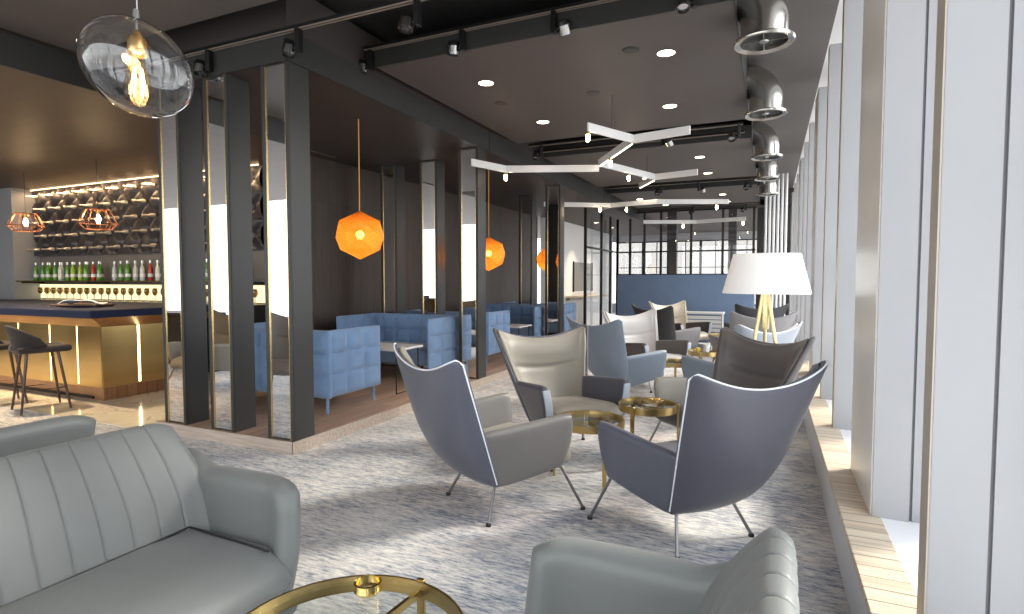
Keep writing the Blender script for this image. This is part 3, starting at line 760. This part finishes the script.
# ------------------------------------------------------------------ pendants
# glass globe with filament lamp
t = empty('globe_pendant', (-2.04, 1.315, 2.145), 0, 'large clear glass globe pendant with a glowing filament bulb', 'pendant lamp')
gl = MB().lathe([(0.001, .153)] + [(.182*sin(a), .153*cos(a)) for a in [PI*k/28 for k in range(1, 28)]] + [(0.001, -.153)], 48).build('glass_globe', CLEAR, t, ang=80)
gl.rotation_euler = Matrix.Rotation(.58, 3, Vector((-.84, .54, 0))).to_euler()
MB().tube([(.005, 0, .18), (.005, 0, 1.2)], .0022, 6).build('cord', mat('pale_cord', (.6, .6, .6), .6), t)
MB().lathe([(0, .205), (.010, .20), (.012, .165), (.0, .165)], 12).build('cord_grip', STEEL, t)
so = MB().lathe([(0, .130), (.008, .128), (.012, .112), (.026, .104), (.030, .09), (.030, .06), (.034, .056), (.034, .046), (.026, .040), (.0, .040)], 20).build('socket', GOLD, t)
MB().tube([(0, 0, .13), (0, 0, .17)], .004, 6).build('rod', STEEL, so)
bu = MB().lathe([(.016, .040), (.022, .015), (.036, -.03), (.046, -.075), (.044, -.10), (.03, -.125), (.0, -.135)], 24).build('bulb', glass_mat('amber_bulb_glass', (1, .86, .66), 0, 1.4), t)
for k in range(6):
    a = 2*PI*k/6
    MB().tube([(.012*cos(a), .012*sin(a), .0), (.024*cos(a), .024*sin(a), -.095)], .0026, 6).build('filament', FILAMENT, bu)
# faceted orange pendants
def orange_mat():
    m = bpy.data.materials.new('etched_copper_mesh'); m.use_nodes = True
    nt = m.node_tree; nt.nodes.clear(); L = nt.links.new
    o = nt.nodes.new('ShaderNodeOutputMaterial')
    b = nt.nodes.new('ShaderNodeBsdfPrincipled'); b.inputs['Base Color'].default_value = (.78, .31, .05, 1); b.inputs['Metallic'].default_value = .55; b.inputs['Roughness'].default_value = .38
    tl = nt.nodes.new('ShaderNodeBsdfTranslucent'); tl.inputs['Color'].default_value = (.95, .36, .05, 1)
    tp = nt.nodes.new('ShaderNodeBsdfTransparent'); tp.inputs['Color'].default_value = (1, .55, .15, 1)
    tc = nt.nodes.new('ShaderNodeTexCoord'); v = nt.nodes.new('ShaderNodeTexVoronoi'); v.inputs['Scale'].default_value = 70
    L(tc.outputs['Object'], v.inputs['Vector'])
    r = ramp_nodes(nt, [(.25, (.5, .5, .5)), (.42, (.10, .10, .10))]); L(v.outputs['Distance'], r.inputs['Fac'])
    m1 = nt.nodes.new('ShaderNodeMixShader'); m1.inputs[0].default_value = .38
    L(b.outputs[0], m1.inputs[1]); L(tl.outputs[0], m1.inputs[2])
    m2 = nt.nodes.new('ShaderNodeMixShader'); L(r.outputs['Color'], m2.inputs[0]); L(m1.outputs[0], m2.inputs[1]); L(tp.outputs[0], m2.inputs[2])
    L(m2.outputs[0], o.inputs['Surface'])
    return m
ORANGE = orange_mat()
def orange(x, y, z, r, label, rot=0):
    t = empty('faceted_pendant', (x, y, z), 0, label, 'pendant lamp', 'faceted orange pendants over the booths')
    bm = MB(); bmesh.ops.create_icosphere(bm.bm, subdivisions=1, radius=r)
    # squared-off polyhedron: dissolve pairs of triangles into large kites and triangles
    bm2 = MB(); ang0 = rot
    rings = [(0.001, r), (r*.86, r*.50), (r*.98, -.05*r), (r*.80, -.56*r), (0.001, -r)]
    pts = []
    top = bm2.bm.verts.new((0, 0, r)); bot = bm2.bm.verts.new((0, 0, -r))
    A = [bm2.bm.verts.new((.84*r*cos(ang0+2*PI*k/5), .84*r*sin(ang0+2*PI*k/5), .56*r)) for k in range(5)]
    B = [bm2.bm.verts.new((.99*r*cos(ang0+PI/5+2*PI*k/5), .99*r*sin(ang0+PI/5+2*PI*k/5), .12*r)) for k in range(5)]
    C = [bm2.bm.verts.new((.99*r*cos(ang0+2*PI*k/5), .99*r*sin(ang0+2*PI*k/5), -.14*r)) for k in range(5)]
    D = [bm2.bm.verts.new((.84*r*cos(ang0+PI/5+2*PI*k/5), .84*r*sin(ang0+PI/5+2*PI*k/5), -.58*r)) for k in range(5)]
    F = bm2.bm.faces.new
    for k in range(5):
        k1 = (k+1) % 5; km = (k-1) % 5
        F((top, A[k], A[k1])); F((A[k], B[k], A[k1])); F((A[k], C[k], B[k])); F((A[k], B[km], C[k]))
        F((B[k], C[k], D[k])); F((B[k], D[k], C[k1])); F((C[k], D[km], D[k])); F((D[km], bot, D[k]))
    bm.bm.free()
    bm2.build('shade', ORANGE, t, smooth=False)
    MB().tube([(0, 0, r-.01), (0, 0, 3.11-z)], .006, 6).build('cord', mat('copper_cord', (.55, .25, .06), .5, emit=(1, .4, .08), estr=.12), t)
    so = MB().lathe([(0, .11), (.03, .11), (.03, .05), (0, .05)], 12).build('socket', BRASS, t)
    MB().lathe([(0, -.045), (.03, -.035), (.045, 0), (.03, .04), (0, .05)], 16).build('bulb', emit_mat('pendant_bulb', (1, .78, .42), 26), t)
orange(-4.02, 4.92, 1.88, .262, 'faceted orange mesh pendant hanging over the nearest booth table', .35)
orange(-3.95, 7.86, 1.80, .262, 'faceted orange mesh pendant half hidden by the second platform column', .1)
orange(-3.95, 10.5, 1.80, .262, 'faceted orange mesh pendant half hidden by the third platform column', .6)
# copper cage pendants over the bar
COPPER = mat('copper_wire', (.45, .21, .13), .4, .9)
def cage(x, y, z, label):
    t = empty('cage_pendant', (x, y, z), 0, label, 'pendant lamp', 'copper cage pendants over the bar')
    R0, R1, R2 = .145, .235, .165; h0, h1, h2 = .135, -.055, -.135; n = 10
    ring = lambda r, h: [(r*cos(2*PI*k/n), r*sin(2*PI*k/n), h) for k in range(n)]
    for r, h in ((R0, h0), (R1, h1), (R2, h2)):
        MB().tube(ring(r, h), .008, 6, closed=True).build('hoop', COPPER, t)
    w = MB()
    for k in range(n):
        c, s_ = cos(2*PI*k/n), sin(2*PI*k/n)
        w.tube([(R0*c, R0*s_, h0), (R1*c, R1*s_, h1), (R2*c, R2*s_, h2)], .007, 6)
    w.build('cage_wires', COPPER, t)
    MB().tube([(0, 0, .08), (0, 0, 3.095-z)], .003, 6).build('cord', BLACKMETAL, t)
    MB().tube([(-R0, 0, h0), (R0, 0, h0)], .007, 6).tube([(0, -R0, h0), (0, R0, h0)], .007, 6).build('spider', COPPER, t)
    MB().lathe([(0, .14), (.025, .14), (.025, .07), (0, .07)], 12).build('socket', BRASS, t)
    MB().lathe([(0, .07), (.02, .06), (.035, 0), (.025, -.05), (0, -.06)], 14).build('bulb', emit_mat('cage_bulb', (1, .7, .35), 20), t)
cage(-8.60, 4.92, 2.25, 'copper wire cage pendant hanging before the quilted bar wall')
cage(-10.75, 5.08, 2.31, 'copper wire cage pendant hanging before the white bar pier')

# ------------------------------------------------------------------ bar
t = empty('bar_counter', (-9.5, 4.5, 0), 0, 'brass fronted bar counter with navy top and vertical light strips', 'bar counter')
bx0, bx1, by0, by1 = -13.3, -6.99, 4.0, 4.62   # world extents of the body (front y 4.0)
def L3(x0, x1, y0, y1, z0, z1, bev=0.0): return MB().box(x0+9.5, x1+9.5, y0-4.5, y1-4.5, z0, z1, bev, 1)
L3(bx0, bx1, by0, 5.3, .15, .86).build('body', mat('bar_carcass', (.12, .07, .04), .5), t, smooth=False)
L3(bx0, bx1+.012, by0-.012, 5.3, .0, .15).build('plinth', BARWOOD, t, smooth=False)
xs = [bx1+.002]
strips_f = [-7.47, -8.03, -8.72, -9.5, -10.4, -11.4, -12.4]
edges = [-6.985, -7.40, -7.98, -8.66, -9.42, -10.3, -11.3, -12.3, -13.3]
ef = [-6.985] + strips_f + [-13.3]
for a, b in zip(ef[:-1], ef[1:]):
    L3(b+.018, a-(.018 if a > -6.99 else 0), by0-.01, by0, .15, .86).build('brass_panel', BRASSP, t, smooth=False)
for x in strips_f: L3(x-.012, x+.012, by0-.004, by0+.001, .17, .85).build('light_strip', LEDW, t, smooth=False)
ys = [4.0, 4.42, 4.9, 5.3]
for a, b in ((3.99, 4.395), (4.425, 5.3)): L3(bx1, bx1+.01, a, b, .15, .86).build('brass_panel', BRASSP, t, smooth=False)
L3(bx1, bx1+.006, 4.40, 4.42, .17, .85).build('light_strip', LEDW, t, smooth=False)
# tapered wooden apron below the top
ap = MB()
lo = [(-13.3, 3.985), (-6.975, 3.985), (-6.975, 5.3)]; hi = [(-13.3, 3.72), (-6.66, 3.72), (-6.66, 5.3)]
a = [ap.bm.verts.new((x+9.5, y-4.5, .86)) for x, y in lo]; b = [ap.bm.verts.new((x+9.5, y-4.5, .985)) for x, y in hi]
for i in range(2): ap.bm.faces.new((a[i], a[i+1], b[i+1], b[i]))
c0 = ap.bm.verts.new((-13.3+9.5, .8, .86)); c1 = ap.bm.verts.new((-13.3+9.5, .8, .985))
ap.bm.faces.new((a[2], c0, c1, b[2])); ap.bm.faces.new((c0, a[0], b[0], c1)); ap.bm.faces.new((a[0], a[1], a[2], c0)[::-1]); ap.bm.faces.new((b[0], b[1], b[2], c1))
ap.build('apron', BARWOOD, t, smooth=False)
L3(-13.3, -6.63, 3.68, 5.3, .985, 1.07, .008).build('countertop', NAVY, t, smooth=False)
L3(bx0, -7.15, 3.965, 3.985, .02, .05).build('foot_rail', BLACKMETAL, t, smooth=False)
# things on the counter
t = empty('serving_tray', (-7.75, 4.25, 1.07), .25, 'dark wooden serving board lying on the bar top', 'tray')
MB().box(-.36, .30, -.14, .14, .012, .035, .006, 1).build('board', mat('walnut', (.10, .05, .03), .5), t, smooth=False)
for x in (-.3, .24): MB().box(x, x+.05, -.12, .12, 0, .012).build('foot', BLACK, t, smooth=False)
nk = MB().sheet(lambda u, v: Vector((-.22+.44*u, -.10+.20*v, .012+.05*sin(PI*u)*(1-.5*v)+.012*sin(9*u+4*v))), 14, 8, .01).build('folded_napkin', WHITE)
nk.location = (-7.55, 4.12, 1.107); nk.rotation_euler = (0, 0, .5); tag(nk, 'folded white napkin lying across the serving board on the bar', 'napkin')

def stool(x, y, fx, fy, label, m):
    t = empty('bar_stool', (x, y, 0), face_rz(fx, fy), label, 'bar stool', 'bar stools at the brass counter')
    MB().sheet(lambda u, v: Vector(((2*u-1)*(.19+.01*v), -.21+.40*v, .655+.012*(2*u-1)**2)), 12, 12, .075).build('seat', m, t)
    def bk(u, v):
        s = 2*u-1; a = s*PI*.5
        z = .665 + (.25 - .14*abs(s)**2)*v
        return Vector(((.19+.02*v)*sin(a), .20+.06*v - (.26-.04*v)*(1-cos(a)), z))
    MB().sheet(bk, 22, 10, .035).build('backrest', m, t)
    for sx in (-1, 1):
        for sy in (-1, 1):
            MB().tube([(sx*.13, sy*.13, .64), (sx*.21, sy*.21, 0)], [.016, .011], 8).build('leg', mat('bronze_leg', (.10, .065, .05), .4, .5), t)
    q = .185
    MB().tube([(-q, -q, .24), (q, -q, .24), (q, q, .24), (-q, q, .24)], .007, 6, closed=True).build('footrest', mat('bronze_leg', (.1, .065, .05), .4, .5), t)
STOOLM = leather('mocha_leather', (.022, .017, .015), .65)
stool(-7.18, 3.47, .25, .97, 'dark brown bar stool nearest the corner of the brass bar', STOOLM)
stool(-7.88, 3.40, .25, .97, 'dark brown bar stool cut by the picture edge at the bar', STOOLM)

# back bar
t = empty('quilted_wall_panel', (-9.4, YW, 1.85), 0, 'dark diamond quilted leather panel lit from above behind the bar', 'wall panel')
qp = MB()
W0, W1, H1 = -3.28, 2.6, 1.20
NX, NZ = 210, 60
dx, dz = .44, .42
rows = []
for j in range(NZ+1):
    row = []
    for i in range(NX+1):
        x = W0+(W1-W0)*i/NX; z = H1*j/NZ
        a = abs(sin(PI*(x/dx + z/dz))); b = abs(sin(PI*(x/dx - z/dz)))
        row.append(qp.bm.verts.new((x, -.02-.075*min(1, a*1.3)**.6*min(1, b*1.3)**.6, z)))
    rows.append(row)
for j in range(NZ):
    for i in range(NX): qp.bm.faces.new((rows[j][i], rows[j][i+1], rows[j+1][i+1], rows[j+1][i]))
qp.build('leather_face', mat('chocolate_leather', (.042, .036, .037), .40, sheen=.05), t, ang=75)
MB().box(W0, W1, -.03, .02, 0, H1).build('backing', BLACK, t, smooth=False)
lt = MB().box(-12.68, -6.8, YW-.12, YW-.105, 3.068, 3.082).build('cove_light_strip', LEDC, None, smooth=False)
tag(lt, 'warm light strip above the quilted bar panel', 'light strip')
# wine bottles pegged into the quilting: necks towards the room
t0 = empty('pegged_wine_bottle', (0, 0, 0), 0, 'wine bottle pegged into the quilted wall with only its pale capped neck showing', 'wine bottle', 'wine bottles pegged in the quilted wall')
MB().lathe([(0, 0), (.030, 0), (.033, .02), (.030, .07), (.015, .11), (.014, .13)], 12, R(PI/2, 'X')).build('body', mat('pearl_glass', (.62, .57, .48), .2, .3), t0)
MB().lathe([(.014, .11), (.0165, .112), (.0165, .20), (.021, .205), (.021, .215), (0, .217)], 12, R(PI/2, 'X')).build('capsule', mat('pearl_foil', (.85, .78, .66), .25, .6), t0)
first = True
for r in range(5):
    for c in range(12):
        x = -12.52 + .475*c + (.24 if r % 2 else 0); z = 1.97 + .245*r
        if x > -6.9: continue
        rz = 0
        if first:
            t0.location = (x, YW-.07, z); t0.rotation_euler = (.08, 0, rz); first = False
        else:
            d = dup(t0, (x, YW-.07, z), rz); d.rotation_euler = (.08, 0, rz)
# shelves
t = empty('glass_shelf', (-9.3, YW-.2, 1.37), 0, 'glass shelf carrying the green bottles behind the bar', 'shelf')
MB().box(-3.40, 2.6, -.18, .20, 0, .02).build('board', mat('shelf_glass', (.25, .33, .28), .1, spec=.6), t, smooth=False)
MB().box(-3.40, 2.6, -.184, -.178, 0, .02).build('edge', BRASS, t, smooth=False)
for x in (-3.3, -1.3, .7, 2.4): MB().box(x, x+.03, -.15, .20, -.03, 0).build('bracket', BLACKMETAL, t, smooth=False)
t = empty('backlit_niche', (-9.3, YW, 1.06), 0, 'glowing backlit niche panel behind the rows of wine glasses', 'backlit panel')
MB().box(-3.40, 2.6, -.01, .018, 0, .26).build('panel', GLOWSHELF, t, smooth=False)
MB().box(-3.40, 2.6, -.02, .018, .26, .27).build('frame', BLACK, t, smooth=False)
t = empty('lower_back_shelf', (-9.3, YW-.2, 1.02), 0, 'dark lower shelf on which the wine glasses stand', 'shelf')
MB().box(-3.40, 2.6, -.18, .20, 0, .02).build('board', BLACK, t, smooth=False)
MB().box(-3.40, 2.6, -.10, .20, -1.02, 0).build('cabinet', FASCIA, t, smooth=False)
GREENB = mat('green_bottle_glass', (.10, .30, .04), .08, spec=.7); CLRB = mat('pale_bottle_glass', (.62, .64, .60), .08, spec=.7)
REDB = mat('red_bottle', (.45, .03, .03), .2); LIME = mat('lime_bottle_glass', (.34, .48, .06), .08)
LABELW = mat('paper_label', (.85, .84, .80), .6); CAPW = mat('silver_cap', (.8, .8, .78), .3, .6)
def bottle(kind, gm):
    t = empty('liquor_bottle', (0, 0, 0), 0, 'x', 'bottle', 'bottles on the back bar shelf')
    MB().lathe([(0, 0), (.034, 0), (.037, .01), (.037, .19), (.032, .215), (.015, .25), (.0145, .30), (0, .30)], 14).build('body', gm, t)
    MB().lathe([(.0375, .06), (.0385, .06), (.0385, .115), (.0375, .115)], 14, close=True).build('paper_label', LABELW, t)
    MB().lathe([(0, .33), (.016, .33), (.0165, .285), (.015, .285)], 12).build('cap', CAPW, t)
    return t
protos = {'green': bottle('green', GREENB), 'lime': bottle('lime', LIME), 'clear': bottle('clear', CLRB), 'red': bottle('red', REDB)}
used = {}
LB = {'green': 'green glass bottle with white label on the back bar shelf', 'lime': 'yellow green bottle on the back bar shelf',
      'clear': 'clear pale bottle on the back bar shelf', 'red': 'red bottle on the back bar shelf'}
seq = ['green', 'green', 'lime', 'green', 'green', 'clear', 'clear', 'green', 'green', 'lime', 'lime', 'green', 'green', 'red', 'green', 'green', None, 'clear', None, 'green', 'green', 'green', 'clear', 'green', 'clear', 'red', 'green', 'clear', 'lime', 'green', 'clear', 'green', 'green', 'lime', 'green', 'clear', 'green', 'red', 'green', 'green', 'clear', 'green', 'lime', 'clear', 'green', 'green', 'red']
for i, k in enumerate(seq):
    if not k or i > 42: continue
    x = -12.44 + .128*i; loc = (x, YW-.14 + .05*((i*7) % 3-1), 1.39)
    if k not in used: used[k] = protos[k]; protos[k].location = loc; protos[k]['label'] = LB[k]; protos[k]['group'] = k + ' bottles on the back bar shelf'
    else: dup(protos[k], loc, .3*i, LB[k], k + ' bottles on the back bar shelf')
def wineglass():
    t = empty('wine_glass', (0, 0, 0), 0, 'stemmed wine glass standing in the row before the glowing niche', 'wine glass', 'wine glasses before the backlit niche')
    g = mat('grey_crystal', (.55, .52, .42), .08, spec=.8)
    MB().lathe([(0, 0), (.034, 0), (.034, .004), (.006, .01)], 12).build('foot', g, t)
    MB().lathe([(.0045, .006), (.0045, .10), (.02, .115)], 8).build('stem', g, t)
    MB().lathe([(.0, .105), (.025, .115), (.040, .15), (.038, .19), (.031, .225), (.029, .225), (.036, .19), (.037, .15), (.022, .12), (0, .112)], 14).build('bowl', glass_mat('smoky_glass', (.74, .70, .60), 0, 1.5), t)
    return t
wg = wineglass(); wg.location = (-12.45, YW-.13, 1.04)
for i in range(1, 56):
    dup(wg, (-12.45+.102*i, YW-.11-.07*(i % 2), 1.04), .2*i)

# ------------------------------------------------------------------ light
w = bpy.data.worlds.new('sky'); SC.world = w; w.use_nodes = True
nt = w.node_tree; bg = nt.nodes['Background']
tc = nt.nodes.new('ShaderNodeTexCoord'); sx = nt.nodes.new('ShaderNodeSeparateXYZ')
nt.links.new(tc.outputs['Generated'], sx.inputs[0])
rr = ramp_nodes(nt, [(.42, (.52, .50, .48)), (.50, (1.0, .98, .95)), (.62, (.97, .96, .95)), (1.0, (.80, .86, .95))])
mr = nt.nodes.new('ShaderNodeMapRange'); mr.inputs['From Min'].default_value = -1
nt.links.new(sx.outputs['Z'], mr.inputs['Value']); nt.links.new(mr.outputs['Result'], rr.inputs['Fac'])
nt.links.new(rr.outputs['Color'], bg.inputs['Color']); bg.inputs['Strength'].default_value = 3.2

def lamp(name, typ, loc, energy, col, size=.1):
    l = bpy.data.lights.new(name, typ); l.energy = energy; l.color = col
    o = bpy.data.objects.new(name, l); COL.objects.link(o); o.location = loc
    return o, l
s, l = lamp('sun', 'SUN', (3, 8, 6), 5.0, (1, .90, .76)); l.angle = math.radians(14)
d = Vector((-.76, -.64, -.66)); s.rotation_euler = d.to_track_quat('-Z', 'Y').to_euler()
# sky portals in the window openings (they only guide the sampling of the sky)
def portal(loc, rot, sx_, sy_):
    o, l = lamp('window_portal', 'AREA', loc, 1, (1, 1, 1)); l.shape = 'RECTANGLE'; l.size = sx_; l.size_y = sy_
    o.rotation_euler = rot; l.cycles.is_portal = True
portal((-6.6, YB-.2, 1.7), (PI/2, 0, 0), 14.6, 3.2)
portal((1.0, 9.5, 2.0), (PI/2, 0, PI/2), 27, 3.5)
portal((-2.6, YF+.3, 1.7), (-PI/2, 0, 0), 7, 2.7)
for (x, y, z) in DN:
    o, l = lamp('downlight_beam', 'SPOT', (x, y, z-.02), 180 if x < -4.7 and y > 15 else 30, (1, .80, .58)); l.spot_size = math.radians(95); l.spot_blend = .8; l.shadow_soft_size = .07  # stronger for the added pair that brightens the white wall
for (x, y, z, e) in ((-4.02, 4.92, 1.88, 9), (-3.95, 7.86, 1.8, 9), (-3.95, 10.5, 1.8, 9)):
    o, l = lamp('pendant_glow', 'POINT', (x, y, z-.02), e, (1, .62, .26)); l.shadow_soft_size = .05
for (x, y, z) in ((-8.6, 4.92, 2.23), (-10.75, 5.08, 2.29)):
    o, l = lamp('cage_glow', 'POINT', (x, y, z-.02), 18, (1, .68, .36)); l.shadow_soft_size = .04
o, l = lamp('globe_glow', 'POINT', (-2.04, 1.315, 2.08), 4, (1, .7, .36)); l.shadow_soft_size = .04
o, l = lamp('cove_glow', 'AREA', (-9.7, YW-.15, 3.05), 34, (1, .66, .36)); l.shape = 'RECTANGLE'; l.size = 5.8; l.size_y = .05
for x in (-7.6, -9.2, -11):
    o, l = lamp('bar_downlight', 'SPOT', (x, 3.3, 3.08), 330, (1, .76, .48)); l.spot_size = math.radians(100); l.spot_blend = .8; l.shadow_soft_size = .08

# ------------------------------------------------------------------ camera and view
cam = bpy.data.cameras.new('camera'); co = bpy.data.objects.new('camera', cam); COL.objects.link(co)
cam.sensor_width = 36; cam.lens = 568.9/1024*36; cam.clip_start = .02
yaw = math.atan2(258, 570); pitch = math.atan2(27, 568.9)
co.location = (0, 0, 1.4); co.rotation_euler = (PI/2 - pitch, 0, yaw)
SC.camera = co
vs = SC.view_settings
SC.display_settings.display_device = 'sRGB'
vs.view_transform = 'Standard'; vs.look = 'None'; vs.gamma = 1; vs.use_curve_mapping = False; vs.exposure = 0.6
SC.cycles.use_denoising = True
SC.cycles.max_bounces = 8; SC.cycles.transparent_max_bounces = 24
SC.cycles.diffuse_bounces = 5; SC.cycles.glossy_bounces = 5
SC.cycles.sample_clamp_indirect = 6
SC.cycles.caustics_reflective = False; SC.cycles.caustics_refractive = False
